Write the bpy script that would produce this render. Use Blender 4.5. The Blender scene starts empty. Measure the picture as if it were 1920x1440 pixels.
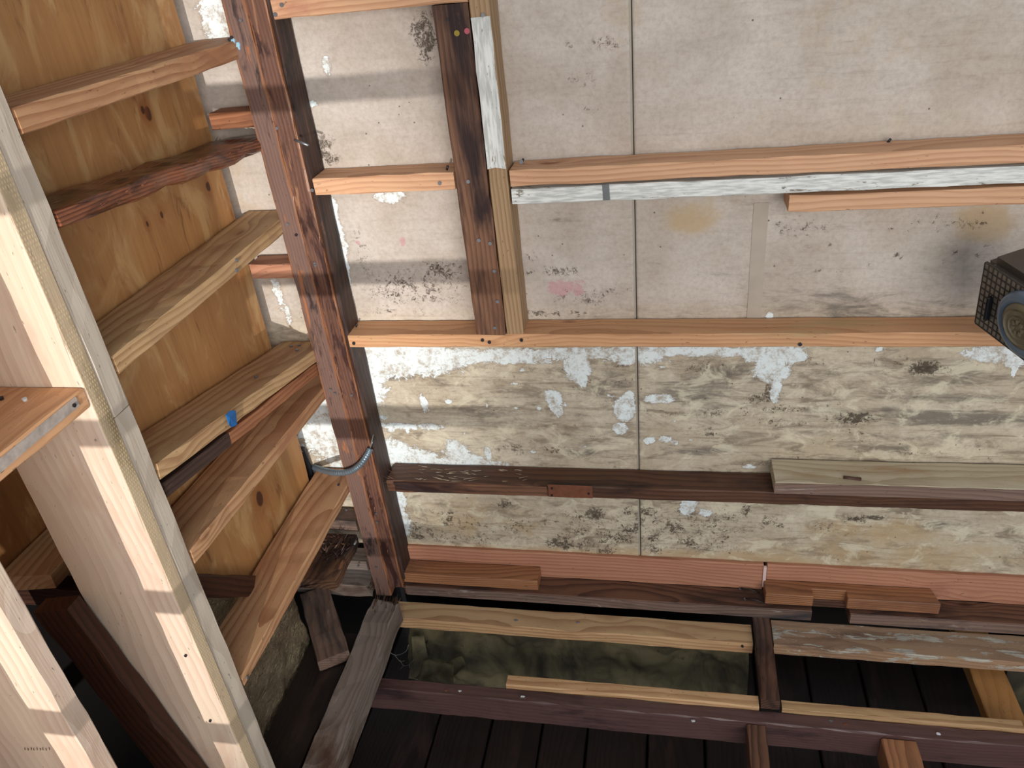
import bpy, bmesh, math, random
import numpy as np
from mathutils import Vector, Matrix
random.seed(7)

# ---------------------------------------------------------------- camera, world, light, exposure
SC = bpy.context.scene
COL = SC.collection
F = 1470.04
R = np.array([[0.97977838, 0.17606242, -0.09505977],
              [0.00874123, -0.51230609, -0.85875844],
              [-0.19989478, 0.84056201, -0.50348543]])
R = np.stack([R[0], R[1], R[2]])           # world -> camera (x right, y down, z forward)
cam_d = bpy.data.cameras.new('camera')
cam = bpy.data.objects.new('camera', cam_d)
COL.objects.link(cam)
cam_d.sensor_width = 36.0
cam_d.lens = F / 1920 * 36.0
cam_d.clip_start = 0.02
m3 = Matrix((Vector(R[0]), -Vector(R[1]), -Vector(R[2]))).transposed()
cam.matrix_world = m3.to_4x4()
SC.camera = cam
SC.view_settings.view_transform = 'Standard'
SC.view_settings.look = 'None'
SC.view_settings.gamma = 1
SC.view_settings.use_curve_mapping = False
SC.view_settings.exposure = 0.14

W = bpy.data.worlds.new('daylight'); SC.world = W; W.use_nodes = True
W.node_tree.nodes['Background'].inputs[0].default_value = (0.80, 0.90, 1.0, 1)
W.node_tree.nodes['Background'].inputs[1].default_value = 0.44

SUNP = Vector((0.60, -6.3, -0.07))
ld = bpy.data.lights.new('sun_beam', 'SPOT')
lo = bpy.data.objects.new('sun_beam', ld); COL.objects.link(lo)
lo.location = SUNP
lo.rotation_euler = (Vector((-1.55, 1.7, -0.80)) - SUNP).to_track_quat('-Z', 'Y').to_euler()
ld.energy = 2150; ld.color = (1.0, 0.97, 0.92)
ld.spot_size = math.radians(18); ld.spot_blend = 0.7; ld.shadow_soft_size = 0.018
ad = bpy.data.lights.new('fill_light', 'AREA')  # broad soft fill added behind the viewer, no visible source
ao = bpy.data.objects.new('fill_light', ad); COL.objects.link(ao)
ad.shape = 'RECTANGLE'; ad.size = 2.2; ad.size_y = 1.6; ad.energy = 84; ad.color = (1.0, 0.975, 0.94)
ao.location = (1.0, -1.9, -0.05)
ao.rotation_euler = (Vector((0.35, 1.75, -1.0)) - ao.location).to_track_quat('-Z', 'Y').to_euler()

# ---------------------------------------------------------------- measuring helpers
def ray(x, y): return R.T @ np.array([(x - 960) / F, (y - 720) / F, 1.0])
def P(x, y, **k):
    r = ray(x, y); (a, v), = k.items()
    return Vector(r * v / r['XYZ'.index(a)])

def tag(o, label=None, cat=None, group=None, kind=None):
    if label: o['label'] = label
    if cat: o['category'] = cat
    if group: o['group'] = group
    if kind: o['kind'] = kind
    return o

# ---------------------------------------------------------------- materials
def lin(c):
    return tuple(((v / 255) / 12.92 if v / 255 <= 0.04045 else ((v / 255 + 0.055) / 1.055) ** 2.4) for v in c) + (1,)

class NT:
    def __init__(s, name):
        s.m = bpy.data.materials.new(name); s.m.use_nodes = True
        s.t = s.m.node_tree; s.n = s.t.nodes; s.l = s.t.links
        s.b = s.n['Principled BSDF']
    def node(s, kind, **k):
        n = s.n.new(kind)
        for a, v in k.items(): setattr(n, a, v)
        return n
    def put(s, sock, v):
        if hasattr(v, 'is_linked') or hasattr(v, 'links'): s.l.new(v, sock)
        else: sock.default_value = v
    def math(s, op, a, b=0.0, c=None, clamp=False):
        n = s.node('ShaderNodeMath', operation=op, use_clamp=clamp)
        s.put(n.inputs[0], a); s.put(n.inputs[1], b)
        if c is not None: s.put(n.inputs[2], c)
        return n.outputs[0]
    def vmul(s, v, k):
        n = s.node('ShaderNodeVectorMath', operation='MULTIPLY'); s.put(n.inputs[0], v); n.inputs[1].default_value = k
        return n.outputs[0]
    def vadd(s, v, w):
        n = s.node('ShaderNodeVectorMath', operation='ADD'); s.put(n.inputs[0], v); s.put(n.inputs[1], w)
        return n.outputs[0]
    def noise(s, v, scale, detail=3, rough=0.55, dist=0.0):
        n = s.node('ShaderNodeTexNoise'); s.put(n.inputs['Vector'], v)
        n.inputs['Scale'].default_value = scale; n.inputs['Detail'].default_value = detail
        n.inputs['Roughness'].default_value = rough; n.inputs['Distortion'].default_value = dist
        return n.outputs['Fac']
    def ramp(s, v, a, b, lo=0.0, hi=1.0):
        n = s.node('ShaderNodeMapRange', interpolation_type='SMOOTHSTEP')
        s.put(n.inputs[0], v); n.inputs[1].default_value = a; n.inputs[2].default_value = b
        n.inputs[3].default_value = lo; n.inputs[4].default_value = hi
        return n.outputs[0]
    def mix(s, f, a, b, mode='MIX'):
        n = s.node('ShaderNodeMix', data_type='RGBA', blend_type=mode)
        s.put(n.inputs[0], f); s.put(n.inputs[6], a); s.put(n.inputs[7], b)
        return n.outputs[2]
    def bump(s, h, strength, dist=0.002):
        n = s.node('ShaderNodeBump'); n.inputs['Strength'].default_value = strength; n.inputs['Distance'].default_value = dist
        s.put(n.inputs['Height'], h); s.l.new(n.outputs[0], s.b.inputs['Normal'])
    def fin(s, col, rough=0.7):
        s.put(s.b.inputs['Base Color'], col); s.put(s.b.inputs['Roughness'], rough)
        return s.m

WOOD = {}
def mute(c, k=0.86, d=0.96):
    g = 0.3*c[0] + 0.59*c[1] + 0.11*c[2]
    return tuple((g + (v - g)*k)*d for v in c)
def wood(name, light, dark, ring=30, ringamt=0.6, stain=None, stain_at=0.6, stain_soft=0.12, stain_scale=(3, 12, 12),
         knot=(90, 50, 30), knots=True, fuzz=0.25, rough=0.65, bump=0.35, stain2=None, stain2_at=0.62, paint=None, paint_at=0.45,
         dots=False, spec=0.3, tint2=None, edge=None):
    light, dark = mute(light), mute(dark)
    if stain: stain = mute(stain)
    if stain2: stain2 = mute(stain2)
    t = NT(name)
    tc = t.node('ShaderNodeTexCoord').outputs['Object']
    rnd = t.node('ShaderNodeObjectInfo').outputs['Random']
    off = t.node('ShaderNodeCombineXYZ'); t.put(off.inputs[0], t.math('MULTIPLY', rnd, 37.0)); t.put(off.inputs[1], t.math('MULTIPLY', rnd, 0.05)); t.put(off.inputs[2], t.math('MULTIPLY', rnd, 0.07))
    v = t.vadd(tc, off.outputs[0])
    # growth rings about a pith that wanders along the board
    wob = t.node('ShaderNodeTexNoise'); t.put(wob.inputs['Vector'], t.vmul(v, (1.3, 2.5, 2.5))); wob.inputs['Scale'].default_value = 1.0; wob.inputs['Detail'].default_value = 1.5
    wv = t.node('ShaderNodeVectorMath', operation='SUBTRACT'); t.put(wv.inputs[0], wob.outputs['Color']); wv.inputs[1].default_value = (0.5, 0.5, 0.5)
    wv2 = t.vmul(wv.outputs[0], (0.0, 0.11, 0.11))
    vv = t.vadd(t.vadd(v, wv2), (0, 0.03, 0.055))
    # knots
    vor = t.node('ShaderNodeTexVoronoi'); t.put(vor.inputs['Vector'], t.vmul(v, (3.2, 7.5, 7.5))); vor.inputs['Scale'].default_value = 1.0
    kd = vor.outputs['Distance']
    kb = t.ramp(kd, 0.0, 0.30, 1.0, 0.0)
    wave = t.node('ShaderNodeTexWave', wave_type='RINGS', rings_direction='X', wave_profile='SAW')
    t.put(wave.inputs['Vector'], vv); wave.inputs['Scale'].default_value = ring
    wave.inputs['Distortion'].default_value = 1.2; wave.inputs['Detail'].default_value = 1.5; wave.inputs['Detail Scale'].default_value = 0.6
    if knots: t.put(wave.inputs['Phase Offset'], t.math('MULTIPLY', kb, 9.0))
    fib = t.noise(t.vmul(v, (6, 260, 260)), 1.0, 3, 0.6)
    broad = t.noise(t.vmul(v, (2.2, 16, 16)), 1.0, 3, 0.55)
    f = t.math('MULTIPLY', t.ramp(wave.outputs['Fac'], 0.25, 1.0), ringamt)
    f = t.math('ADD', f, t.math('MULTIPLY', t.math('SUBTRACT', fib, 0.5), fuzz * 2))
    f = t.math('ADD', f, t.math('MULTIPLY', t.math('SUBTRACT', broad, 0.5), 0.9), clamp=True)
    col = t.mix(f, lin(light), lin(dark))
    if tint2:
        col = t.mix(t.math('MULTIPLY', t.ramp(t.noise(t.vmul(v, (1.4, 9, 9)), 1.0, 2), 0.45, 0.6), 0.6), col, lin(tint2))
    if stain:
        s1 = t.noise(t.vmul(v, stain_scale), 1.0, 5, 0.62, 0.4)
        col = t.mix(t.ramp(s1, stain_at - stain_soft, stain_at + stain_soft), col, lin(stain))
    if stain2:
        s2 = t.noise(t.vadd(t.vmul(v, (5, 22, 22)), (5, 3, 1)), 1.0, 6, 0.65, 0.6)
        col = t.mix(t.ramp(s2, stain2_at - 0.05, stain2_at + 0.05), col, lin(stain2))
    if edge:
        se = t.node('ShaderNodeSeparateXYZ'); t.put(se.inputs[0], tc)
        em = t.math('ADD', t.math('ABSOLUTE', se.outputs[2]), t.math('MULTIPLY', t.math('SUBTRACT', t.noise(t.vmul(v, (14, 60, 60)), 1.0, 5, .7), .5), .016))
        col = t.mix(t.ramp(em, edge-.0045, edge-.002, 0, .7), col, lin((150, 98, 64)))
    if knots:
        kk = t.ramp(t.math('ADD', kd, t.math('MULTIPLY', fib, 0.04)), 0.06, 0.13, 1.0, 0.0)
        col = t.mix(t.math('MULTIPLY', kk, 0.8), col, lin(knot))
    h = t.math('ADD', f, t.math('MULTIPLY', fib, 0.5))
    if paint:
        p1 = t.noise(t.vmul(v, (9, 34, 34)), 1.0, 8, 0.72, 0.3)
        pf = t.ramp(p1, paint_at - 0.02, paint_at + 0.02, 0.0, 1.0)
        pc = t.mix(t.ramp(t.noise(t.vmul(v, (20, 180, 180)), 1.0, 4), 0.35, 0.65), lin(paint), lin(tuple(int(c * 0.82) for c in paint)))
        col = t.mix(pf, col, pc); h = t.math('ADD', h, t.math('MULTIPLY', pf, 1.5))
    if dots:
        sep = t.node('ShaderNodeSeparateXYZ'); t.put(sep.inputs[0], tc)
        # rows of small incisions on a staggered grid
        row = t.math('FLOOR', t.math('MULTIPLY', sep.outputs[0], 130.0))
        fx = t.math('ABSOLUTE', t.math('SUBTRACT', t.math('FRACT', t.math('MULTIPLY', sep.outputs[0], 130.0)), 0.5))
        gy = t.math('ADD', t.math('MULTIPLY', t.math('ADD', sep.outputs[1], sep.outputs[2]), 190.0), t.math('MULTIPLY', row, 0.5))
        fy = t.math('ABSOLUTE', t.math('SUBTRACT', t.math('FRACT', gy), 0.5))
        dm = t.math('MULTIPLY', t.math('LESS_THAN', fx, 0.27), t.math('LESS_THAN', fy, 0.15))
        dm = t.math('MULTIPLY', dm, t.ramp(t.noise(v, 25, 2), 0.38, 0.52))
        col = t.mix(t.math('MULTIPLY', dm, 0.8), col, lin((222, 200, 158)))
        h = t.math('SUBTRACT', h, dm)
    # small scratches and dirt specks
    sp = t.noise(t.vmul(v, (60, 190, 190)), 1.0, 2, 0.5)
    col = t.mix(t.ramp(sp, 0.70, 0.74, 0.0, 0.55), col, lin(tuple(int(c * 0.45) for c in dark)))
    t.bump(h, bump)
    t.b.inputs['Specular IOR Level'].default_value = spec
    WOOD[name] = t.fin(col, rough)
    return WOOD[name]

wood('fir_pink', (226, 170, 126), (176, 112, 74), ring=26, stain=(190, 122, 92), stain_at=0.66, knot=(128, 74, 50), ringamt=.5)
wood('fir_orange', (222, 162, 112), (172, 108, 66), ring=30, stain=(198, 160, 110), stain_at=0.62, stain_soft=.1, knot=(118, 62, 38), ringamt=.45)
wood('fir_yellow', (226, 178, 124), (180, 122, 78), ring=24, ringamt=.7, stain=(205, 140, 100), stain_at=0.66, knot=(140, 82, 52))
wood('girt_tan', (204, 162, 112), (160, 112, 68), ring=22, ringamt=.7, stain=(176, 122, 82), stain_at=0.6, knot=(96, 58, 34))
wood('girt_red', (202, 150, 104), (156, 96, 58), ring=20, ringamt=.75, stain=(180, 120, 80), stain_at=0.6, knot=(110, 60, 36))
wood('girt_russet', (176, 110, 70), (118, 62, 36), ring=30, ringamt=.55, stain=(80, 42, 26), stain_at=0.64)
wood('post_pale', (230, 202, 178), (200, 160, 132), ring=20, ringamt=.45, stain=(214, 176, 150), stain_at=0.62, knot=(150, 108, 84), fuzz=.12, tint2=(216, 196, 172))
wood('post_grey', (206, 190, 170), (176, 152, 130), ring=22, ringamt=.4, knot=(140, 100, 70), fuzz=.15)
wood('treated', (206, 178, 142), (172, 144, 110), ring=18, ringamt=.3, stain=(150, 126, 88), stain_at=.62, dots=True, knots=False, fuzz=.15)
wood('old_brown', (126, 94, 82), (90, 62, 54), ring=40, ringamt=.35, stain=(170, 104, 66), stain_at=0.63, stain_soft=.03, stain_scale=(5, 30, 30), stain2=(66, 50, 48), stain2_at=.58, knots=False, rough=.45, edge=.026)
wood('old_rust', (116, 76, 60), (70, 44, 37), ring=34, ringamt=.5, stain=(160, 108, 76), stain_at=0.66, stain_soft=.03, stain_scale=(4, 26, 26), stain2=(64, 36, 32), stain2_at=.53, knots=False, rough=.4, spec=.5, edge=.0235)
wood('stud_brown', (104, 66, 46), (62, 38, 28), ring=26, ringamt=.6, stain=(48, 34, 30), stain_at=.6, stain2=(126, 92, 68), stain2_at=.68, knot=(40, 22, 16), rough=.5)
wood('old_dark', (76, 52, 44), (38, 24, 22), ring=30, ringamt=.5, stain=(116, 78, 52), stain_at=0.68, stain_soft=.03, stain_scale=(4, 40, 40), stain2=(42, 34, 32), stain2_at=.6, knots=False, rough=.6)
wood('stud_aged', (132, 88, 62), (64, 40, 32), ring=28, ringamt=.5, stain=(50, 30, 28), stain_at=0.50, stain_soft=.10, stain_scale=(2.2, 12, 12), stain2=(160, 98, 64), stain2_at=.66, knot=(50, 30, 24), rough=.55)
wood('glossy_dark', (150, 84, 52), (58, 26, 20), ring=45, ringamt=.7, stain=(44, 20, 18), stain_at=0.5, stain_soft=.08, stain2=(176, 140, 126), stain2_at=.70, knots=False, rough=.25, spec=.6)
wood('purple_dark', (104, 72, 68), (66, 42, 40), ring=30, ringamt=.3, stain=(60, 40, 44), stain_at=0.62, stain2=(150, 112, 110), stain2_at=.72, knots=False, rough=.4, spec=.5)
wood('plank_dark', (122, 82, 62), (66, 42, 34), ring=32, ringamt=.8, stain=(62, 44, 40), stain_at=0.58, stain2=(158, 128, 108), stain2_at=.70, knot=(40, 24, 18), rough=.45)
wood('plank_aged', (140, 110, 94), (90, 68, 58), ring=30, ringamt=.5, stain=(66, 58, 58), stain_at=0.58, stain2=(170, 156, 146), stain2_at=.66, knots=False)
wood('weathered', (150, 132, 120), (100, 84, 74), ring=40, ringamt=.5, stain=(92, 66, 50), stain_at=0.6, stain2=(178, 168, 158), stain2_at=.66, knots=False, rough=.6)
wood('rot', (128, 88, 62), (58, 38, 32), ring=26, ringamt=.7, stain=(40, 30, 28), stain_at=0.52, stain2=(176, 112, 72), stain2_at=.64, knots=False, rough=.7, bump=.8)
wood('pale_weathered', (206, 192, 162), (166, 142, 108), ring=26, ringamt=.55, stain=(178, 140, 100), stain_at=0.66, stain2=(120, 88, 66), stain2_at=.72, knot=(110, 78, 54))
wood('painted', (150, 136, 118), (104, 86, 72), ring=30, paint=(232, 232, 226), paint_at=.385, knots=False, rough=.6)
wood('part_painted', (176, 140, 100), (130, 96, 64), ring=30, knots=False)
wood('paint_streaked', (188, 146, 110), (140, 100, 74), ring=26, ringamt=.5, stain=(112, 82, 66), stain_at=.64, paint=(206, 196, 180), paint_at=.565, knots=False)
wood('red_board', (202, 138, 104), (158, 92, 66), ring=22, ringamt=.5, stain=(150, 88, 66), stain_at=0.68, knot=(128, 70, 50))
wood('brown_block', (180, 118, 76), (112, 66, 40), ring=40, ringamt=.6, stain=(128, 82, 60), stain_at=.62, knot=(80, 48, 32), rough=.5)
wood('orange_joist', (196, 134, 70), (156, 96, 44), ring=20, ringamt=.4, knots=False)
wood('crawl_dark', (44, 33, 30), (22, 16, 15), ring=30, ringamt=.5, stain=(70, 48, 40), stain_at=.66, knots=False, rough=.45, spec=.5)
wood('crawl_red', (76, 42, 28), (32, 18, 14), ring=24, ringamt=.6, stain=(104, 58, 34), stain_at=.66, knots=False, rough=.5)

def plywood_mat():
    t = NT('plywood')
    tc = t.node('ShaderNodeTexCoord').outputs['Object']
    big = t.noise(t.vmul(tc, (3.2, 5, 2.2)), 1.0, 4, 0.6, 1.2)
    grain = t.noise(t.vmul(tc, (8, 90, 3.5)), 1.0, 4, 0.6, 0.6)
    col = t.mix(t.math('ADD', t.math('MULTIPLY', grain, 0.5), t.math('MULTIPLY', big, 0.45), clamp=True), lin((214, 160, 100)), lin((126, 76, 38)))
    d = t.noise(t.vmul(tc, (4, 24, 5)), 1.0, 6, 0.7, .8)
    col = t.mix(t.ramp(d, 0.56, 0.72, 0, 0.7), col, lin((104, 60, 28)))
    e_ = t.noise(t.vadd(t.vmul(tc, (1, 7, 3)), (3, 1, 2)), 1.0, 5, 0.6, 1.5)
    col = t.mix(t.ramp(e_, 0.50, 0.66, 0, 0.5), col, lin((222, 184, 128)))
    gp = t.node('ShaderNodeNewGeometry').outputs['Position']
    for kx, ky, kr in ((277, 213, .017), (268, 206, .010), (390, 350, .014), (303, 403, .010), (487, 935, .026), (276, 420, .008)):
        kp = P(kx, ky, X=-1.084)
        dv = t.node('ShaderNodeVectorMath', operation='DISTANCE')
        t.put(dv.inputs[0], t.vmul(gp, (0.0, 1.25, 0.8))); dv.inputs[1].default_value = (0, kp.y*1.25, kp.z*.8)
        dd = t.math('ADD', dv.outputs['Value'], t.math('MULTIPLY', t.math('SUBTRACT', grain, .5), .012))
        col = t.mix(t.ramp(dd, kr, kr*2.6, .45, 0), col, lin((150, 84, 36)))
        col = t.mix(t.ramp(dd, kr*.62, kr*.85, .9, 0), col, lin((70, 36, 20)))
    t.bump(grain, 0.2)
    return t.fin(col, 0.6)
PLY = plywood_mat()

def flat(name, c, rough=0.6, metal=0.0, noise_amt=0.25, scale=40, spec=.5):
    t = NT(name)
    tc = t.node('ShaderNodeTexCoord').outputs['Object']
    n = t.noise(tc, scale, 4)
    col = t.mix(t.math('MULTIPLY', n, noise_amt * 2, clamp=True), lin(c), lin(tuple(int(v * 0.6) for v in c)))
    t.b.inputs['Metallic'].default_value = metal
    t.b.inputs['Specular IOR Level'].default_value = spec
    return t.fin(col, rough)
STEEL = flat('nail_steel', (150, 152, 158), .35, .7)
DSTEEL = flat('nail_dark', (60, 58, 60), .45, .6)
WHITE = flat('paint_fleck', (228, 232, 236), .8)
RUST = flat('rusty_plate', (150, 92, 66), .6, .3, .5, 60)
REDDISC = flat('red_cap', (190, 90, 100), .6)
BRASS = flat('brass_nail', (170, 150, 70), .4, .8)
BLUE = flat('blue_tape', (20, 100, 168), .6)
CONDUIT = flat('conduit_grey', (128, 144, 156), .35, .5)
WIRE = flat('wire', (150, 146, 134), .5, .4)
BLACK = flat('black_rubber', (26, 26, 30), .4)
BOXM = flat('box_brown', (86, 76, 68), .45, .3, .3)
GRIDM = flat('grid_bars', (52, 47, 42), .5, 0)
CELLM = flat('grid_cells', (150, 140, 126), .35, .15, .6, 90)
DISHM = flat('dish_blue', (104, 122, 142), .25, .2, .3, 30)
EMBM = flat('emblem_olive', (128, 118, 92), .45, .1, .4, 60)
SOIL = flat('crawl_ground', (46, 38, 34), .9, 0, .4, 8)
SHADE = flat('crawl_shade', (26, 19, 16), .9, 0, .4, 8)  # shade of the black gaps put into the enclosure colour
SHIM = flat('shim_white', (226, 196, 190), .7, 0, .1)

def foil_mat():
    t = NT('foil_facing')
    tc = t.node('ShaderNodeTexCoord').outputs['Object']
    a = t.noise(tc, 9, 8, 0.7, 1.5)
    b = t.noise(t.vmul(tc, (1, 1, 2.5)), 30, 4, 0.6, 2.5)
    h = t.math('ADD', a, t.math('MULTIPLY', b, 0.5))
    t.bump(h, 1.0, 0.02)
    t.b.inputs['Metallic'].default_value = .85
    return t.fin(t.mix(a, lin((214, 192, 156)), lin((150, 136, 112))), t.ramp(b, .3, .7, .22, .42))
FOIL = foil_mat()
def paper_mat():
    t = NT('building_paper')
    tc = t.node('ShaderNodeTexCoord').outputs['Object']
    a = t.noise(tc, 6, 6, 0.6, .8); b = t.noise(tc, 40, 5, .7)
    col = t.mix(t.ramp(a, .35, .65), lin((122, 112, 82)), lin((62, 56, 44)))
    col = t.mix(t.ramp(b, .64, .7, 0, .7), col, lin((50, 44, 36)))
    t.bump(b, .4)
    return t.fin(col, .85)
PAPER = paper_mat()

# ---------------------------------------------------------------- mesh helpers
def link(name, bm, mat, parent=None, smooth=False):
    me = bpy.data.meshes.new(name)
    bmesh.ops.recalc_face_normals(bm, faces=bm.faces[:])
    bm.to_mesh(me); bm.free()
    me.materials.append(mat)
    if smooth:
        for p in me.polygons: p.use_smooth = True
    o = bpy.data.objects.new(name, me); COL.objects.link(o)
    if parent is not None:
        o.parent = parent; o.matrix_parent_inverse = parent.matrix_world.inverted()
    return o

def basis(p0, p1, up):
    x = (p1 - p0).normalized(); y = up.cross(x).normalized(); z = x.cross(y)
    return Matrix((x, y, z)).transposed()

def beam(name, p0, p1, w, h, mat, up=(0, 0, 1), parent=None, jit=0.0012, bev=0.0025, ragged=(0, 0), cut=(0, 0), seed=None):
    """board whose centre line runs p0 -> p1; w across, h along up; local X is the grain."""
    p0 = Vector(p0); p1 = Vector(p1); rnd = random.Random(seed if seed is not None else hash((round(p0.x, 3), round(p1.y, 3), round(p0.z, 3), w)))
    B = basis(p0, p1, Vector(up)); L = (p1 - p0).length; c = (p0 + p1) / 2
    n = max(2, int(L / 0.05)); bm = bmesh.new(); rings = []
    b = min(bev, w / 4, h / 4)
    prof = [(-w/2+b, -h/2), (w/2-b, -h/2), (w/2, -h/2+b), (w/2, h/2-b), (w/2-b, h/2), (-w/2+b, h/2), (-w/2, h/2-b), (-w/2, -h/2+b)]
    # end raggedness is shared per corner
    for i in range(n + 1):
        t = i / n; x = -L/2 + L * t; ring = []
        for k, (y, z) in enumerate(prof):
            dx = 0
            if i == 0: dx = -cut[0] * (y / w) + rnd.uniform(0, ragged[0])
            if i == n: dx = cut[1] * (y / w) - rnd.uniform(0, ragged[1])
            e = jit
            if (i < 3 and ragged[0] and i > 0) or (i > n - 3 and ragged[1] and i < n): e = jit + max(ragged) * 0.10
            ring.append(bm.verts.new((x + dx, y + rnd.uniform(-e, e), z + rnd.uniform(-e, e))))
        rings.append(ring)
    for i in range(n):
        for k in range(8):
            bm.faces.new((rings[i][k], rings[i][(k+1) % 8], rings[i+1][(k+1) % 8], rings[i+1][k]))
    bm.faces.new(rings[0]); bm.faces.new(rings[-1][::-1])
    o = link(name, bm, mat)
    o.matrix_world = Matrix.Translation(c) @ B.to_4x4()
    if parent is not None:
        bpy.context.view_layer.update()
        o.parent = parent; o.matrix_parent_inverse = parent.matrix_world.inverted()
    return o

def bar(name, x, y, z, mat, axis='X', **k):
    """axis aligned board from ranges"""
    c = [(a + b) / 2 for a, b in (x, y, z)]
    i = 'XYZ'.index(axis); r = (x, y, z)
    p0 = list(c); p1 = list(c); p0[i] = min(r[i]); p1[i] = max(r[i])
    d = [abs(b - a) for a, b in r]
    if axis == 'X': return beam(name, p0, p1, d[1], d[2], mat, (0, 0, 1), **k)
    if axis == 'Y': return beam(name, p0, p1, d[0], d[2], mat, (0, 0, 1), **k)
    return beam(name, p0, p1, d[1], d[0], mat, (1, 0, 0), **k)

def prism(name, poly, z0, z1, mat, bev=0.002):
    """polygon in X/Y extruded in Z, grain along X (centred)"""
    cx = sum(p[0] for p in poly) / len(poly); cy = sum(p[1] for p in poly) / len(poly); cz = (z0 + z1) / 2
    bm = bmesh.new()
    vs = [bm.verts.new((p[0]-cx, p[1]-cy, z0-cz)) for p in poly]
    f = bm.faces.new(vs)
    r = bmesh.ops.extrude_face_region(bm, geom=[f])
    for v in r['geom']:
        if isinstance(v, bmesh.types.BMVert): v.co.z = z1 - cz
    bmesh.ops.recalc_face_normals(bm, faces=bm.faces[:])
    bmesh.ops.bevel(bm, geom=bm.edges[:], offset=bev, segments=1, affect='EDGES')
    o = link(name, bm, mat); o.location = (cx, cy, cz)
    return o

def boxmesh(name, lo_, hi_, mat, parent=None):
    bm = bmesh.new(); bmesh.ops.create_cube(bm, size=1)
    c = [(a+b)/2 for a, b in zip(lo_, hi_)]; s = [abs(b-a) for a, b in zip(lo_, hi_)]
    for v in bm.verts: v.co = Vector((v.co.x*s[0], v.co.y*s[1], v.co.z*s[2]))
    o = link(name, bm, mat); o.location = c
    if parent is not None:
        bpy.context.view_layer.update(); o.parent = parent; o.matrix_parent_inverse = parent.matrix_world.inverted()
    return o

def tube(name, pts, r, mat, parent=None, n=8, ribs=False, taper=None):
    bm = bmesh.new(); rings = []
    pts = [Vector(p) for p in pts]
    if ribs:
        # resample densely
        dense = []
        for a, b in zip(pts[:-1], pts[1:]):
            m = max(2, int((b-a).length / 0.0016))
            dense += [a.lerp(b, i/m) for i in range(m)]
        pts = dense + [pts[-1]]
    up = Vector((0.13, 0.2, 0.97))
    for i, p in enumerate(pts):
        d = (pts[min(i+1, len(pts)-1)] - pts[max(i-1, 0)]).normalized()
        u = d.cross(up); u = u.normalized() if u.length > 1e-4 else Vector((1, 0, 0)); w = d.cross(u)
        rr = r * (1 + (0.14 if ribs and (i // 2) % 2 else 0))
        if taper: rr *= 1 - taper * i / len(pts)
        rings.append([bm.verts.new(p + (u*math.cos(a)+w*math.sin(a))*rr) for a in [2*math.pi*k/n for k in range(n)]])
    for i in range(len(rings)-1):
        for k in range(n): bm.faces.new((rings[i][k], rings[i][(k+1) % n], rings[i+1][(k+1) % n], rings[i+1][k]))
    bm.faces.new(rings[0]); bm.faces.new(rings[-1][::-1])
    return link(name, bm, mat, parent, True)

def curve_pts(ctrl, m=14):
    out = []
    c = [Vector(p) for p in ctrl]; c = [c[0]*2-c[1]] + c + [c[-1]*2-c[-2]]
    for i in range(1, len(c)-2):
        for j in range(m):
            t = j/m; p0, p1, p2, p3 = c[i-1:i+3]
            out.append(0.5*((2*p1)+(-p0+p2)*t+(2*p0-5*p1+4*p2-p3)*t*t+(-p0+3*p1-3*p2+p3)*t**3))
    out.append(c[-2]); return out

def nail(parent, p, nrm, mat=None, r=0.0042, stick=0.002, name='nail'):
    """nail head sitting on a face"""
    mat = mat or STEEL; nrm = Vector(nrm).normalized(); p = Vector(p)
    bm = bmesh.new()
    bmesh.ops.create_cone(bm, cap_ends=True, segments=12, radius1=r*0.8, radius2=r, depth=stick+0.003)
    q = nrm.to_track_quat('Z', 'Y').to_matrix()
    for v in bm.verts: v.co = q @ v.co + p + nrm*(stick/2)
    bpy.context.view_layer.update()
    return link(name, bm, mat, parent)

def splash(parent, p, nrm, size, mat, name='plaster_fleck', seed=0, n=11):
    """irregular thin fleck stuck on a face"""
    rnd = random.Random(seed); nrm = Vector(nrm).normalized(); q = nrm.to_track_quat('Z', 'Y').to_matrix()
    bm = bmesh.new(); top = []; bot = []
    for i in range(n):
        a = 2*math.pi*i/n; rr = rnd.uniform(.55, 1.15)
        v = Vector((math.cos(a)*rr*size[0], math.sin(a)*rr*size[1], 0))
        top.append(bm.verts.new(q @ (v*0.85 + Vector((0, 0, .0016))) + Vector(p))); bot.append(bm.verts.new(q @ (v + Vector((0, 0, -.001))) + Vector(p)))
    bm.faces.new(top); bm.faces.new(bot[::-1])
    for i in range(n): bm.faces.new((bot[i], bot[(i+1) % n], top[(i+1) % n], top[i]))
    bpy.context.view_layer.update()
    return link(name, bm, mat, parent)

FY = 1.72       # front plane of the back wall framing
WY = 1.81       # wallboard plane
XW = -0.945     # right plane of the left wall framing

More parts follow.
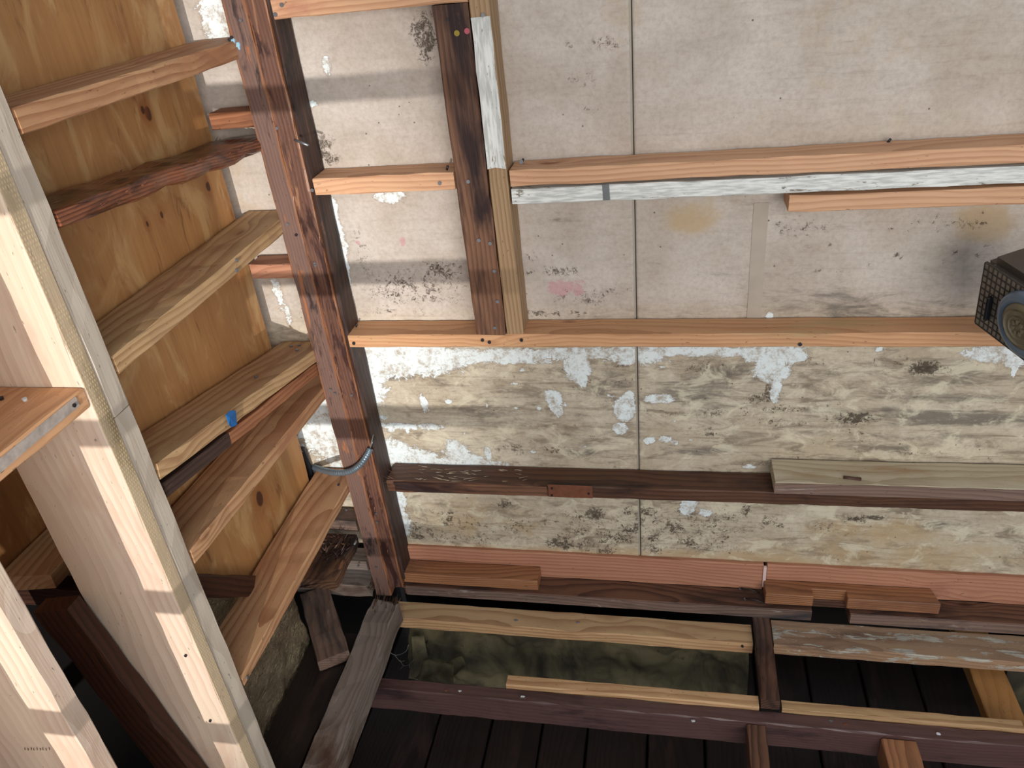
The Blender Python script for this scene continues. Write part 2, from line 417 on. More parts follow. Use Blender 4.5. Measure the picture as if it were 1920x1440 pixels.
# ---------------------------------------------------------------- the back wall
def wall_mat():
    t = NT('stained_wallboard')
    tc = t.node('ShaderNodeTexCoord').outputs['Object']
    a1 = t.node('ShaderNodeAttribute', attribute_name='stain'); s1 = t.node('ShaderNodeSeparateColor'); t.l.new(a1.outputs['Color'], s1.inputs[0])
    a2 = t.node('ShaderNodeAttribute', attribute_name='tone'); s2 = t.node('ShaderNodeSeparateColor'); t.l.new(a2.outputs['Color'], s2.inputs[0])
    white, mold, tan = s1.outputs[0], s1.outputs[1], s1.outputs[2]
    low, grey, pink = s2.outputs[0], s2.outputs[1], s2.outputs[2]
    cloud = t.noise(tc, 5, 5, .6, .4)
    fine = t.noise(tc, 90, 5, .65)
    streak = t.noise(t.vmul(tc, (4, 1, 70)), 1.0, 6, .65, .3)
    up = t.mix(t.ramp(cloud, .3, .7), lin((204, 193, 183)), lin((184, 171, 158)))
    dn = t.mix(t.ramp(cloud, .3, .7), lin((214, 202, 180)), lin((188, 172, 148)))
    col = t.mix(low, up, dn)
    col = t.mix(t.ramp(fine, .35, .75, 0, .30), col, lin((140, 122, 104)))
    sf = t.math('MULTIPLY', t.ramp(streak, .50, .72), t.math('ADD', t.math('MULTIPLY', low, .55), .12))
    col = t.mix(sf, col, lin((124, 106, 88)))
    mot = t.noise(t.vmul(tc, (9, 1, 26)), 1.0, 8, .72, .8)
    col = t.mix(t.math('MULTIPLY', t.ramp(mot, .48, .66), t.math('ADD', t.math('MULTIPLY', low, .62), .10)), col, lin((118, 104, 88)))
    hair = t.noise(t.vmul(tc, (14, 1, 160)), 1.0, 4, .7, .6)
    col = t.mix(t.math('MULTIPLY', t.ramp(hair, .62, .70), t.math('ADD', t.math('MULTIPLY', low, .5), .08)), col, lin((96, 80, 66)))
    tn = t.ramp(t.math('ADD', tan, t.math('MULTIPLY', t.math('SUBTRACT', t.noise(tc, 6, 7, .7, 1.0), .5), 1.8)), .35, 1.05, 0, .7)
    col = t.mix(tn, col, lin((188, 160, 120)))
    gr = t.ramp(t.math('ADD', grey, t.math('MULTIPLY', t.math('SUBTRACT', t.noise(t.vmul(tc, (8, 1, 34)), 1, 8, .75, .6), .5), 2.2)), .35, .95, 0, .85)
    col = t.mix(gr, col, lin((112, 104, 94)))
    pk = t.ramp(t.math('ADD', pink, t.math('MULTIPLY', t.math('SUBTRACT', t.noise(tc, 45, 4, .6), .5), 1.2)), .5, .8, 0, .5)
    col = t.mix(pk, col, lin((196, 130, 140)))
    crm = t.math('MULTIPLY', t.ramp(t.noise(t.vmul(tc, (1, 1, 1.6)), 11, 7, .7, .8), .50, .64, 0, .75), low)
    col = t.mix(crm, col, lin((222, 212, 186)))
    # specks of mould: broken, dendritic
    sp = t.noise(tc, 90, 8, .82, 1.2)
    mm = t.math('MULTIPLY', mold, t.ramp(t.noise(tc, 16, 4, .65, .8), .30, .62, .35, 1.1))
    spm = t.ramp(t.math('ADD', t.math('MULTIPLY', mm, .26), sp), .66, .74, 0, .85)
    col = t.mix(spm, col, lin((66, 54, 44)))
    vr = t.node('ShaderNodeTexVoronoi'); t.put(vr.inputs['Vector'], tc); vr.inputs['Scale'].default_value = 26
    fl = t.ramp(t.math('ADD', vr.outputs['Distance'], t.math('MULTIPLY', fine, .06)), .075, .095, .75, 0)
    vr2 = t.math('GREATER_THAN', t.noise(tc, 7, 2), .52)
    col = t.mix(t.math('MULTIPLY', fl, vr2), col, lin((74, 64, 56)))
    # torn face showing white core
    edge = t.math('MULTIPLY', t.math('SUBTRACT', t.noise(t.vmul(tc, (1, 1, 1.3)), 26, 10, .82, .9), .5), 2.5)
    wsum = t.math('ADD', white, edge)
    halo = t.math('MULTIPLY', t.ramp(wsum, .34, .48), t.math('SUBTRACT', 1.0, t.ramp(wsum, .50, .54)))
    col = t.mix(t.math('MULTIPLY', halo, .45), col, lin((140, 112, 88)))
    wf = t.ramp(wsum, .50, .53)
    wc = t.mix(t.ramp(t.noise(tc, 34, 8, .8), .44, .66), lin((232, 240, 240)), lin((176, 162, 146)))
    wc = t.mix(t.ramp(t.noise(t.vmul(tc, (1, 1, 2.5)), 44, 6, .8, 1.0), .60, .66, 0, .8), wc, lin((122, 94, 74)))
    col = t.mix(wf, col, wc)
    t.bump(t.math('ADD', t.math('MULTIPLY', wf, -1.2), t.math('ADD', t.math('MULTIPLY', fine, .4), t.math('MULTIPLY', spm, .3))), .5, .002)
    t.b.inputs['Specular IOR Level'].default_value = .2
    return t.fin(col, .85)
WALLM = wall_mat()
# stains: (x px, y px, rx px, ry px, strength) measured on the wall plane
WHITES = [(735,668,70,38,1.1),(690,700,30,60,.9),(800,672,60,30,1.0),(850,668,90,14,1.0),(960,668,110,13,.95),(1090,662,110,10,.95),(1190,665,60,18,.95),(1270,658,110,9,1.0),(1360,660,60,9,.9),
 (1450,665,52,16,1.3),(1448,690,30,26,1.1),(1455,725,9,26,1.0),(1083,690,21,26,1.15),(1092,712,8,14,1.0),(1038,748,15,16,1.1),(1046,768,10,14,1.0),(1172,768,18,20,1.2),(1180,752,10,18,1.0),(1162,803,12,10,1.1),
 (1228,748,20,8,.95),(1250,746,14,8,.9),(1217,826,12,6,.9),(1248,824,12,6,.95),(1265,830,6,5,.9),(700,760,10,26,.9),(795,757,6,14,1.0),(740,799,44,5,1.0),(805,800,22,6,1.0),(735,848,40,22,1.1),(790,860,30,14,1.1),
 (855,850,20,22,1.05),(880,862,30,10,1.0),(915,852,6,12,1.1),(716,862,20,16,1.0),(830,868,110,8,1.05),(620,400,14,26,1.2),(632,450,14,36,1.2),(645,505,8,40,1.1),(655,560,7,34,1.1),(730,368,22,11,1.2),(612,122,7,16,1.0),
 (585,196,12,6,.9),(1414,548,7,16,1.1),(1413,580,9,14,1.1),(1442,592,6,8,1.0),(748,935,12,18,1.0),(756,975,12,30,.9),(1290,950,16,16,1.0),(1322,962,14,6,.8),(1860,664,44,14,1.25),(1905,668,20,18,1.2),(1650,655,10,6,.8),(1900,700,5,12,1.0),
 (405,35,26,40,1.2),(420,90,14,16,1.0),(610,800,55,50,1.15),(590,780,30,30,.9),(640,850,30,30,1.1),(520,545,8,30,.8),(540,590,6,20,.7),(400,215,14,5,.9),(590,880,34,6,1.0),(680,925,20,14,.5),(1405,875,14,4,.9)]
MOLDS = [(795,70,24,44,1.0),(800,35,30,20,.7),(600,280,26,26,.9),(620,300,20,10,.8),(1100,148,34,16,.65),(1150,80,40,14,.6),(1065,85,14,8,.6),(1110,205,18,14,.5),(780,540,90,34,.8),(820,510,50,20,.8),(740,585,60,10,.6),(680,480,16,60,.6),
 (1040,510,60,10,.7),(1100,560,80,18,.6),(1160,545,40,12,.6),(1020,588,80,8,.8),(1000,480,30,12,.5),(1500,425,70,20,.6),(1510,470,60,16,.45),(1730,410,60,12,.55),(1800,420,50,12,.6),(1600,784,46,12,1.25),(1590,810,40,6,.6),
 (1740,690,44,14,1.1),(1700,672,50,10,.6),(1600,975,30,8,1.2),(1640,970,24,6,1.1),(1560,990,60,16,.55),(1240,980,50,30,.75),(1180,985,40,16,.8),(1350,1000,70,36,.65),(1300,1025,60,10,.6),(980,1000,50,26,.6),(1090,985,60,30,.6),(800,1000,70,16,.7),
 (800,965,50,16,.5),(1100,712,30,10,.7),(1420,750,40,12,.7),(1700,848,100,6,.6),(1400,868,60,6,.6),(900,985,40,14,.5),(1180,735,14,60,.5),(930,690,200,8,.4),(1320,690,40,16,.6),(1440,735,12,22,.9),(960,545,20,50,.4),(1050,800,80,14,.35)]
TANS = [(1300,410,50,34,.9),(1850,420,60,36,1.1),(1150,40,60,60,.55),(1600,140,420,150,.35),(800,1035,200,14,1.2),(1000,1042,260,16,1.2),(1350,1050,260,18,1.1),(1700,1040,300,40,.8),(1650,1000,140,24,.9),(850,970,90,40,.7),(620,100,70,60,.4),
 (820,160,60,20,.3),(840,440,20,60,.4),(980,980,60,36,.7),(450,350,60,120,.5),(520,580,60,120,.45),(1320,520,60,20,.3),(1250,800,80,30,.4),(1500,840,300,40,.35)]
GREYS = [(1500,560,180,20,.6),(1650,580,180,18,.7),(1350,700,90,26,.75),(1300,735,110,18,.8),(1420,720,50,30,.7),(1800,700,130,30,.7),(1780,785,170,16,1.0),(1560,790,80,16,.6),(1500,690,80,50,.4),(1150,730,90,50,.55),(1000,780,200,50,.45),(900,770,120,60,.45),
 (1200,700,40,30,.5),(1650,720,240,40,.35),(1310,770,90,16,.4),(1800,815,60,10,.4),(1600,575,60,10,.5),(1750,985,30,8,.8),(1590,972,40,10,.5),(960,740,140,14,.5),(780,750,70,8,.35),(1480,800,22,14,.5),(1300,940,40,20,.4),(780,985,60,20,.4)]
PINKS = [(1050,540,26,14,1.0),(1085,545,12,14,1.0),(755,452,6,10,1.1),(672,455,5,5,1.0),(1120,85,50,12,.5),(1090,530,14,10,.8)]

_r = random.Random(11)
for _i in range(46):
    MOLDS.append((_r.uniform(720, 1900), _r.uniform(665, 860), _r.uniform(15, 70), _r.uniform(3, 12), _r.uniform(.35, .75)))
    MOLDS.append((_r.uniform(760, 1500), _r.uniform(945, 1030), _r.uniform(10, 46), _r.uniform(5, 16), _r.uniform(.5, 1.0)))
    GREYS.append((_r.uniform(720, 1900), _r.uniform(665, 860), _r.uniform(30, 120), _r.uniform(5, 14), _r.uniform(.3, .7)))
    GREYS.append((_r.uniform(980, 1900), _r.uniform(380, 595), _r.uniform(20, 110), _r.uniform(4, 12), _r.uniform(.15, .45)))
for _i in range(26):
    MOLDS.append((_r.uniform(1460, 1860), _r.uniform(400, 520), _r.uniform(5, 14), _r.uniform(2, 6), _r.uniform(.6, 1)))
    WHITES.append((_r.uniform(700, 1300), _r.uniform(670, 860), _r.uniform(2, 7), _r.uniform(2, 5), _r.uniform(.6, .95)))

def wall_sheet(name, x0, x1, z0, z1, bottom=None):
    st = 0.006; nx = int((x1-x0)/st)+1; nz = int((z1-z0)/st)+1
    xs = np.linspace(x0, x1, nx); zs = np.linspace(z0, z1, nz)
    X, Z = np.meshgrid(xs, zs)
    def field(L):
        out = np.zeros_like(X)
        for (px, py, rx, ry, s) in L:
            c = P(px, py, Y=WY); ex = P(px+rx, py, Y=WY); ez = P(px, py+ry, Y=WY)
            wx = max(abs(ex.x-c.x), .004); wz = max(abs(ez.z-c.z), .004)
            d = ((X-c.x)/wx)**2 + ((Z-c.z)/wz)**2
            out = np.maximum(out, s*np.exp(-0.55*d**1.3))
        return out
    w, mo, ta, gr, pk = [field(L) for L in (WHITES, MOLDS, TANS, GREYS, PINKS)]
    lw = np.clip((-Z-.84)/.12, 0, 1)*.9 + .1*np.clip((X+.2)/.6, 0, 1)
    me = bpy.data.meshes.new(name)
    co = np.stack([X, np.full_like(X, WY), Z], -1).reshape(-1, 3)
    rng = np.random.default_rng(3)
    if bottom is not None: pass
    me.vertices.add(nx*nz); me.vertices.foreach_set('co', co.ravel())
    idx = np.arange(nx*nz).reshape(nz, nx)
    q = np.stack([idx[:-1, :-1], idx[:-1, 1:], idx[1:, 1:], idx[1:, :-1]], -1).reshape(-1, 4)
    me.loops.add(q.size); me.loops.foreach_set('vertex_index', q.ravel())
    me.polygons.add(len(q)); me.polygons.foreach_set('loop_start', np.arange(len(q))*4)
    me.update(calc_edges=True)
    one = np.ones(nx*nz)
    a = me.color_attributes.new('stain', 'FLOAT_COLOR', 'POINT'); a.data.foreach_set('color', np.stack([w.ravel(), mo.ravel(), ta.ravel(), one], -1).ravel())
    a = me.color_attributes.new('tone', 'FLOAT_COLOR', 'POINT'); a.data.foreach_set('color', np.stack([lw.ravel(), gr.ravel(), pk.ravel(), one], -1).ravel())
    me.materials.append(WALLM)
    o = bpy.data.objects.new(name, me); COL.objects.link(o)
    s = o.modifiers.new('thick', 'SOLIDIFY'); s.thickness = 0.012; s.offset = -1
    return tag(o, kind='structure')
SEAM = P(1187, 300, Y=WY).x
wall_sheet('wall_back', -1.5, SEAM-.0035, -1.697, .30)
wall_sheet('wall_back', SEAM+.0035, 1.75, -1.690, .30)
tag(boxmesh('trim_1', (SEAM-.012, WY+.003, -1.69), (SEAM+.0008, WY+.008, .3), flat('seam_bead', (176, 166, 150), .7)), kind='structure')
tag(boxmesh('trim_2', (SEAM+.0008, WY+.004, -1.69), (SEAM+.012, WY+.009, .3), flat('seam_dark', (70, 62, 54), .8)), kind='structure')
# joint tape strip between old boards
tx0 = P(1412, 404, Y=WY).x; tx1 = P(1440, 404, Y=WY).x
tag(boxmesh('trim_3', (tx0, WY-.002, P(1400, 640, Y=WY).z), (tx1, WY-.0002, P(1430, 380, Y=WY).z), flat('joint_tape', (196, 182, 166), .85, 0, .3, 14)), kind='structure')

# ---------------------------------------------------------------- crawl space below, and a near-black enclosure added so open gaps look dark
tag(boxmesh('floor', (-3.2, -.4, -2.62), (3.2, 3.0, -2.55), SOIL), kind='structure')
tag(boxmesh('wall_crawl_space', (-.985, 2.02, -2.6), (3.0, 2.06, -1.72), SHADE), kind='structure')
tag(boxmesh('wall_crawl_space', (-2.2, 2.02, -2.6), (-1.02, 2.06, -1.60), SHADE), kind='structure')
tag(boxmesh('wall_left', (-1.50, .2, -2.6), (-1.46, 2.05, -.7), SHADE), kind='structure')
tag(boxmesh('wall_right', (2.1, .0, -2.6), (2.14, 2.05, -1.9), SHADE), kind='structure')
# dark planks lying at the bottom of the opening
zf = -2.30
xs_ = [-1.02, -.768, -.585, -.413, -.262, -.068, .112]
while xs_[-1] < 1.9: xs_.append(xs_[-1] + .175)
ORD = ['seventh', 'eighth', 'ninth', 'tenth', 'eleventh', 'twelfth', 'thirteenth', 'fourteenth', 'fifteenth', 'sixteenth', 'seventeenth', 'eighteenth']
while xs_[-1] > 1.5: xs_.pop()
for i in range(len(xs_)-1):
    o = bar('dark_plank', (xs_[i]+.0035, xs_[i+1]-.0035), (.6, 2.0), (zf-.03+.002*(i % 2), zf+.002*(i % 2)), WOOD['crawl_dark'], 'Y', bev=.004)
    names = ['dark plank at the bottom of the opening, leftmost beside the grey floor plate', 'dark crawl space plank second from the left, below the purple brown beam',
             'dark crawl space plank third from the left, below the purple brown beam', 'dark crawl space plank fourth from the left, below the purple brown beam',
             'dark crawl space plank fifth from the left, below the purple brown beam', 'dark crawl space plank sixth from the left, below the purple brown beam']
    tag(o, names[i] if i < 6 else 'dark crawl space plank, %s from the left, deep in shade below the floor framing' % ORD[i-6], 'plank', 'dark planks at the bottom of the crawl space')

# ---------------------------------------------------------------- back wall framing
def sink(o, lab, cat='wall stud', group=None): return tag(o, lab, cat, group)
NF = (0, -1, 0); NU = (0, 0, 1)

# corner post : two old boards side by side, leaning slightly
cl = beam('corner_post', (-.929, 1.764, .35), (-.9135, 1.764, -1.838), .088, .052, WOOD['old_brown'], (1, 0, 0), jit=.0014, ragged=(0, .004))
sink(cl, 'smooth dull brown left half of the tall doubled corner post', 'post')
cr = beam('corner_post', (-.8785, 1.762, .35), (-.8635, 1.762, -1.800), .086, .047, WOOD['old_rust'], (1, 0, 0), jit=.0018, ragged=(0, .006))
sink(cr, 'scarred reddish right half of the doubled corner post with orange worn edges', 'post')
cs = beam('corner_post_side', (-.850, 1.766, .33), (-.8355, 1.766, -1.765), .080, .010, WOOD['old_dark'], (1, 0, 0), jit=.0012, parent=cr)  # dark old wood, with the shade of this side painted in too
cs['label'] = 'near black right side of the post'
for (x, y) in ((435, 70), (540, 420), (556, 440), (592, 497), (620, 730), (628, 737), (635, 908), (650, 955), (672, 1060), (706, 1063), (452, 38), (431, 74)):
    nail(cl, P(x, y, Y=1.7185), NF, random.choice([STEEL, DSTEEL]), r=.0038)
for (x, y) in ((437, 75), (447, 85)): splash(cl, P(x, y, Y=1.7185), NF, (.006, .009), flat('blue_fleck', (150, 190, 210)), 'paint_fleck', x)
for (x, y) in ((706, 962), (707, 978), (591, 493), (660, 740), (520, 240)): nail(cr, P(x, y, Y=1.7185), NF, STEEL, r=.0036)
tube('nail', [P(552, 262, X=-.837), P(552, 262, X=-.837) + Vector((.035, -.01, -.012))], .003, STEEL, cr)
tube('nail', [P(668, 1015, X=-.837), P(668, 1015, X=-.837) + Vector((.004, -.02, .008))], .003, STEEL, cr)

def hstud(name, x0, x1, zt0, zb0, mat, lab, y=(FY, WY-.004), zt1=None, zb1=None, cat='wall stud', **k):
    zt1 = zt0 if zt1 is None else zt1; zb1 = zb0 if zb1 is None else zb1
    yc = (y[0]+y[1])/2
    o = beam(name, (x0, yc, (zt0+zb0)/2), (x1, yc, (zt1+zb1)/2), y[1]-y[0], zt0-zb0, WOOD[mat], (0, 0, 1), **k)
    return tag(o, lab, cat)
XS = -.836
s_top = hstud('framing_stud', XS-.004, -.4135, -.088, -.127, 'fir_pink', 'new pinkish framing board along the top edge, from corner post to centre post')
s2a = hstud('framing_stud', XS, -.4915, -.471, -.512, 'fir_pink', 'short new pinkish stud between corner post and dark centre board')
s2b = hstud('framing_stud', -.3615, 1.75, -.474, -.510, 'fir_pink', 'long new pinkish stud starting at the half painted board, directly above the white painted one', zt1=-.466, zb1=-.502)
swp = hstud('painted_stud', -.3615, 1.75, -.5165, -.552, 'painted', 'old stud covered in chipped white paint, tight below a new pinkish stud', zt1=-.508, zb1=-.544)
s3 = hstud('framing_stud', .243, 1.75, -.556, -.592, 'fir_pink', 'pinkish brown stud with square cut end tucked below the white painted stud', zt1=-.552, zb1=-.589)
smid = hstud('framing_stud', XS, 1.75, -.886, -.922, 'fir_orange', 'long new orange stud across the middle, running from corner post to the gridded metal box')
sdk = hstud('old_stud', -.818, 1.75, -1.364, -1.403, 'stud_brown', 'old dark stud with splintered left end, crossing the wall low down', zt1=-1.352, zb1=-1.391, ragged=(.02, 0))
splice = beam('splice_plate', P(1028, 920, Y=1.7175), P(1111, 923, Y=1.7175), .002, .043, RUST, (0, 0, 1), parent=sdk, jit=0)
splice['label'] = 'rusty steel splice plate'
for x, y in ((1035, 915), (1104, 925), (1035, 928)): nail(splice, P(x, y, Y=1.716), NF, DSTEEL, r=.003, name='nail_hole')
front = beam('stud_face', (-.80, 1.7185, -1.3845), (P(1026, 920, Y=FY).x, 1.7185, -1.381), .003, .034, WOOD['stud_aged'], (0, 0, 1), parent=sdk, jit=.0008, ragged=(.01, 0))
front['label'] = 'splintered reddish front face'
blk = hstud('wood_block', .262, 1.75, -1.309, -1.345, 'pale_weathered', 'pale weathered length of wood with a slotted hole, lying on the old dark stud', y=(1.70, 1.803), zt1=-1.301, zb1=-1.338, cat='board', ragged=(.004, 0))
bf = beam('block_face', (.264, 1.6985, -1.327), (1.74, 1.6985, -1.319), .003, .033, WOOD['plank_aged'], (0, 0, 1), parent=blk, jit=.0007)
bf['label'] = 'brown stained front face'
k0 = P(1597, 897, Z=-1.3085)
tube('slot', [k0 + Vector((-.02, .002, .0)), k0 + Vector((-.008, 0, .0005)), k0 + Vector((.022, -.004, .0005))], .0055, flat('slot_dark', (84, 54, 40)), blk)

# centre post
cp = beam('centre_post', (-.4525, 1.764, -.128), (-.449, 1.764, -.8865), .086, .076, WOOD['stud_aged'], (1, 0, 0), jit=.0012)
tag(cp, 'wide dark charred upright board hanging between two horizontal studs', 'post')
for (x, y), m in zip(((857, 62), (876, 58), (862, 34), (840, 36)), (BRASS, REDDISC, DSTEEL, DSTEEL)):
    nail(cp, P(x, y, Y=1.7195), NF, m, r=.006 if y > 50 else .003, stick=.001)
for (x, y) in ((898, 450), (919, 456), (927, 508), (933, 565), (878, 340), (928, 614)): nail(cp, P(x, y, Y=1.7195), NF, STEEL, r=.0045, stick=.0012)
wp = beam('half_painted_post', (-.3905, 1.764, -.088), (-.3875, 1.764, -.8865), .084, .043, WOOD['part_painted'], (1, 0, 0), jit=.0012)
tag(wp, 'narrow tan upright whose upper half keeps peeling white paint', 'post')
za = P(905, 30, Y=FY).z; zb = P(930, 318, Y=FY).z
pn = beam('paint_layer', (-.3905, 1.7205, za), (-.3895, 1.7205, zb), .0025, .041, WOOD['painted'], (1, 0, 0), parent=wp, jit=.0006, ragged=(.012, .012))
pn['label'] = 'chalky white peeling paint'
nail(wp, P(906, 28, Y=1.719), NF, STEEL, r=.004); 
for st, pts in ((s_top, ((529, 9), (517, 27))), (s2a, ((586, 356), (825, 343))), (s2b, ((978, 303),)), (smid, ((664, 643), (905, 637), (918, 641), (978, 637), (1500, 645)))):
    for x, y in pts: nail(st, P(x, y, Y=1.7185), NF, DSTEEL if st is smid else STEEL, r=.0045)
for st, pts, z in ((s2b, ((979, 305), (1664, 268)), -.472), (s2a, ((838, 318),), -.469), (smid, ((668, 612),), -.885)):
    for x, y in pts: tube('nail', [P(x, y, Z=z), P(x, y, Z=z) + Vector((.004, -.004, .009))], .0028, DSTEEL, st)
band = beam('grey_band', P(1130, 361, Y=1.7195), P(1143, 360, Y=1.7195), .002, .036, flat('grey_paint', (116, 118, 118)), (0, 0, 1), parent=swp, jit=0)
band['label'] = 'bare grey band across the paint'

# short framing pieces showing left of the corner post
def stub(x0, x1, zt, zb, mat, lab, **k): return tag(bar('framing_block', (x0, x1), (1.735, 1.80), (zb, zt), WOOD[mat], 'X', **k), lab, 'framing block', 'short blocks behind the corner post')
q1 = stub(-1.066, -.955, P(415, 212, Y=1.735).z, P(415, 243, Y=1.735).z, 'girt_russet', 'short russet block just above the glossy dark rail, left of the corner post')
q2 = stub(-1.070, -.955, P(500, 496, Y=1.735).z, P(500, 523, Y=1.735).z, 'red_board', 'short reddish block left of the corner post, below the broad tan rail')
q3 = stub(-1.075, -.955, P(650, 978, Y=1.735).z, P(650, 996, Y=1.735).z, 'plank_aged', 'short brown block with greyed face, low beside the corner post above the rotten board')
q4 = stub(-1.13, -.955, P(660, 1052, Y=1.735).z, P(660, 1069, Y=1.735).z, 'weathered', 'short grey block beside the foot of the corner post, over the bright gap')

# plates at the foot of the wall
rb1 = bar('bottom_board', (XS, P(1430, 1080, Y=1.80).x), (1.797, 1.835), (-1.79, -1.690), WOOD['red_board'], 'X')
tag(rb1, 'long reddish board on edge under the wallboard, left of the white shim', 'board')
rb2 = bar('bottom_board', (P(1437, 1080, Y=1.80).x, 1.75), (1.797, 1.835), (-1.79, -1.688), WOOD['red_board'], 'X')
tag(rb2, 'long reddish board on edge under the wallboard, right of the white shim', 'board')
sx = P(1433, 1080, Y=1.795).x
tag(boxmesh('shim', (sx-.0045, 1.790, -1.772), (sx+.0045, 1.797, -1.692), SHIM), 'thin whitish upright sliver between the ends of two reddish boards', 'shim')
n0 = P(1524, 1140, Y=FY).x; n1 = P(1594, 1150, Y=FY).x
plate = prism('bottom_plate', [(-.838, FY), (n0, FY), (n0, FY+.055), (n1, FY+.055), (n1, FY), (1.75, FY), (1.75, 1.796), (-.838, 1.796)], -1.824, -1.787, WOOD['plank_dark'])
tag(plate, 'dark brown wall bottom plate with a notch sawn out, above the black gap', 'wall plate')
fc = beam('plate_face', (-.83, 1.7185, -1.8055), (n0-.002, 1.7185, -1.8055), .003, .034, WOOD['plank_aged'], (0, 0, 1), parent=plate, jit=.0006)
fc['label'] = 'greyed front edge'
fc = beam('plate_face', (n1+.002, 1.7185, -1.8055), (1.74, 1.7185, -1.8055), .003, .034, WOOD['plank_aged'], (0, 0, 1), parent=plate, jit=.0006)
fc['label'] = 'greyed front edge'
sb = bar('wood_block', (-.835, P(1008, 1095, Y=1.73).x), (1.73, 1.795), (-1.783, -1.744), WOOD['brown_block'], 'X')
tag(sb, 'short brown offcut lying on the bottom plate against the corner post', 'offcut')
m0 = P(1436, 1110, Y=1.735).x; m1 = P(1527, 1110, Y=1.735).x; m2 = P(1592, 1110, Y=1.735).x; m3 = P(1766, 1130, Y=1.735).x
nb = prism('notched_block', [(m0, 1.735), (m1, 1.735), (m1, 1.765), (m2, 1.765), (m2, 1.735), (m3, 1.735), (m3-.012, 1.795), (m0, 1.795)], -1.783, -1.744, WOOD['brown_block'])
tag(nb, 'brown offcut with a square notch in its front, on the bottom plate by the shim', 'offcut')
for x, y in ((748, 1062), (760, 1048), (767, 1041)): nail(sb, P(x, y, Z=-1.744), NU, STEEL, r=.005)
for x, y in ((1388, 1105), (1397, 1124)):
    p = P(x, y, Z=-1.787); nail(plate, p, NU, STEEL, r=.004); tube('bent_nail', [p+Vector((0, 0, .004)), p + Vector((.03, -.004, .006)), p+Vector((.055, -.012, .002))], .002, DSTEEL, plate)

# ---------------------------------------------------------------- floor framing
ll = bar('framing_board', (-.912, .2465), (1.715, 1.792), (-1.977, -1.935), WOOD['fir_yellow'], 'X', jit=.0015)
tag(ll, 'new yellow framing board on the floor, left of the short brown crosspiece', 'board')
nail(ll, P(744, 1163, Y=1.713), NF, DSTEEL, r=.004); nail(ll, P(1392, 1211, Y=1.713), NF, DSTEEL, r=.004)
for x, y in ((968, 1163), (1083, 1167), (1044, 1124)): splash(ll, P(x, y, Z=-1.934), NU, (.008, .003), STEEL, 'scrape', x)
lr = bar('framing_board', (.307, 1.75), (1.715, 1.815), (-1.972, -1.932), WOOD['paint_streaked'], 'X', jit=.0015)
tag(lr, 'floor board with smeared white paint on top, right of the short brown crosspiece', 'board')
cross = bar('crosspiece', (.252, .302), (1.505, 1.84), (-1.955, -1.915), WOOD['plank_dark'], 'Y')
tag(cross, 'narrow brown crosspiece running from the bottom plate to the purple brown beam', 'joist')
bm_ = bar('timber_beam', (-.915, 1.75), (1.463, 1.503), (-2.058, -1.962), WOOD['purple_dark'], 'X', jit=.002)
tag(bm_, 'long purple brown beam crossing the bottom of the view', 'beam')
for x, y in ((836, 1294), (862, 1296), (980, 1306), (1300, 1352), (1558, 1352), (1585, 1358), (1760, 1376)): splash(bm_, P(x, y, Z=-1.9615), NU, (.007, .004), random.choice([WHITE, RUST, STEEL]), 'debris_fleck', x)
st1 = bar('wood_strip', (-.478, .2475), (1.5045, 1.542), (-1.968, -1.948), WOOD['fir_yellow'], 'X')
tag(st1, 'thin yellow strip of wood behind the purple brown beam, left of the crosspiece', 'strip')
st2 = bar('wood_strip', (.309, .918), (1.5045, 1.535), (-1.968, -1.948), WOOD['girt_tan'], 'X')
tag(st2, 'thin tan strip of wood behind the purple brown beam, right of the crosspiece', 'strip')
oj = bar('joist', (.868, .962), (1.54, 1.98), (-2.06, -2.015), WOOD['orange_joist'], 'Y')
tag(oj, 'orange joist running back under the paint smeared floor board', 'joist')
lj = bar('joist', (.212, .262), (.75, 1.46), (-2.06, -1.968), WOOD['plank_dark'], 'Y')
tag(lj, 'brown joist running towards the viewer from the beam, left one at the bottom edge', 'joist')
rj = bar('joist', (.560, .648), (.75, 1.459), (-2.06, -1.975), WOOD['brown_block'], 'Y')
tag(rj, 'reddish joist end butting the front of the beam, right one at the bottom edge', 'joist')

# left wall foot plate
fp = beam('sole_plate', (-.9005, 1.705, -1.883), (-.8905, .60, -1.883), .088, .09, WOOD['weathered'], (0, 0, 1), ragged=(.03, 0), jit=.002)
tag(fp, 'grey weathered floor plate running towards the viewer from the corner post', 'wall plate')
xp = bar('broken_plate', (-1.36, -.952), (FY, 1.80), (-1.848, -1.800), WOOD['weathered'], 'X', ragged=(0, .02), jit=.002)
tag(xp, 'broken grey and brown plate end left of the foot of the corner post', 'wall plate')
a0 = P(592, 1119, Z=-1.855); a1 = P(657, 1252, Z=-1.855)
a1.x = -.955; 
br = beam('diagonal_brace', a0 + Vector((0, .0, .013)), Vector((a1.x-.026, a1.y+.01, -1.842)), .095, .04, WOOD['plank_aged'], (0, 0, 1), jit=.002)
tag(br, 'blue grey diagonal brace between broken plate end and weathered floor plate', 'brace')
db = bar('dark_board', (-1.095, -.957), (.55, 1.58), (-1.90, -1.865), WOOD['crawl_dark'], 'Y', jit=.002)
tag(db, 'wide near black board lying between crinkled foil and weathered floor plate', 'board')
rt = bar('rotten_board', (-1.065, XW-.002), (1.515, 1.718), (-1.612, -1.572), WOOD['rot'], 'Y', jit=.005, ragged=(.01, .02), bev=.006)
tag(rt, 'black rotten board end with crumbling orange fibres, left of the corner post foot', 'board')

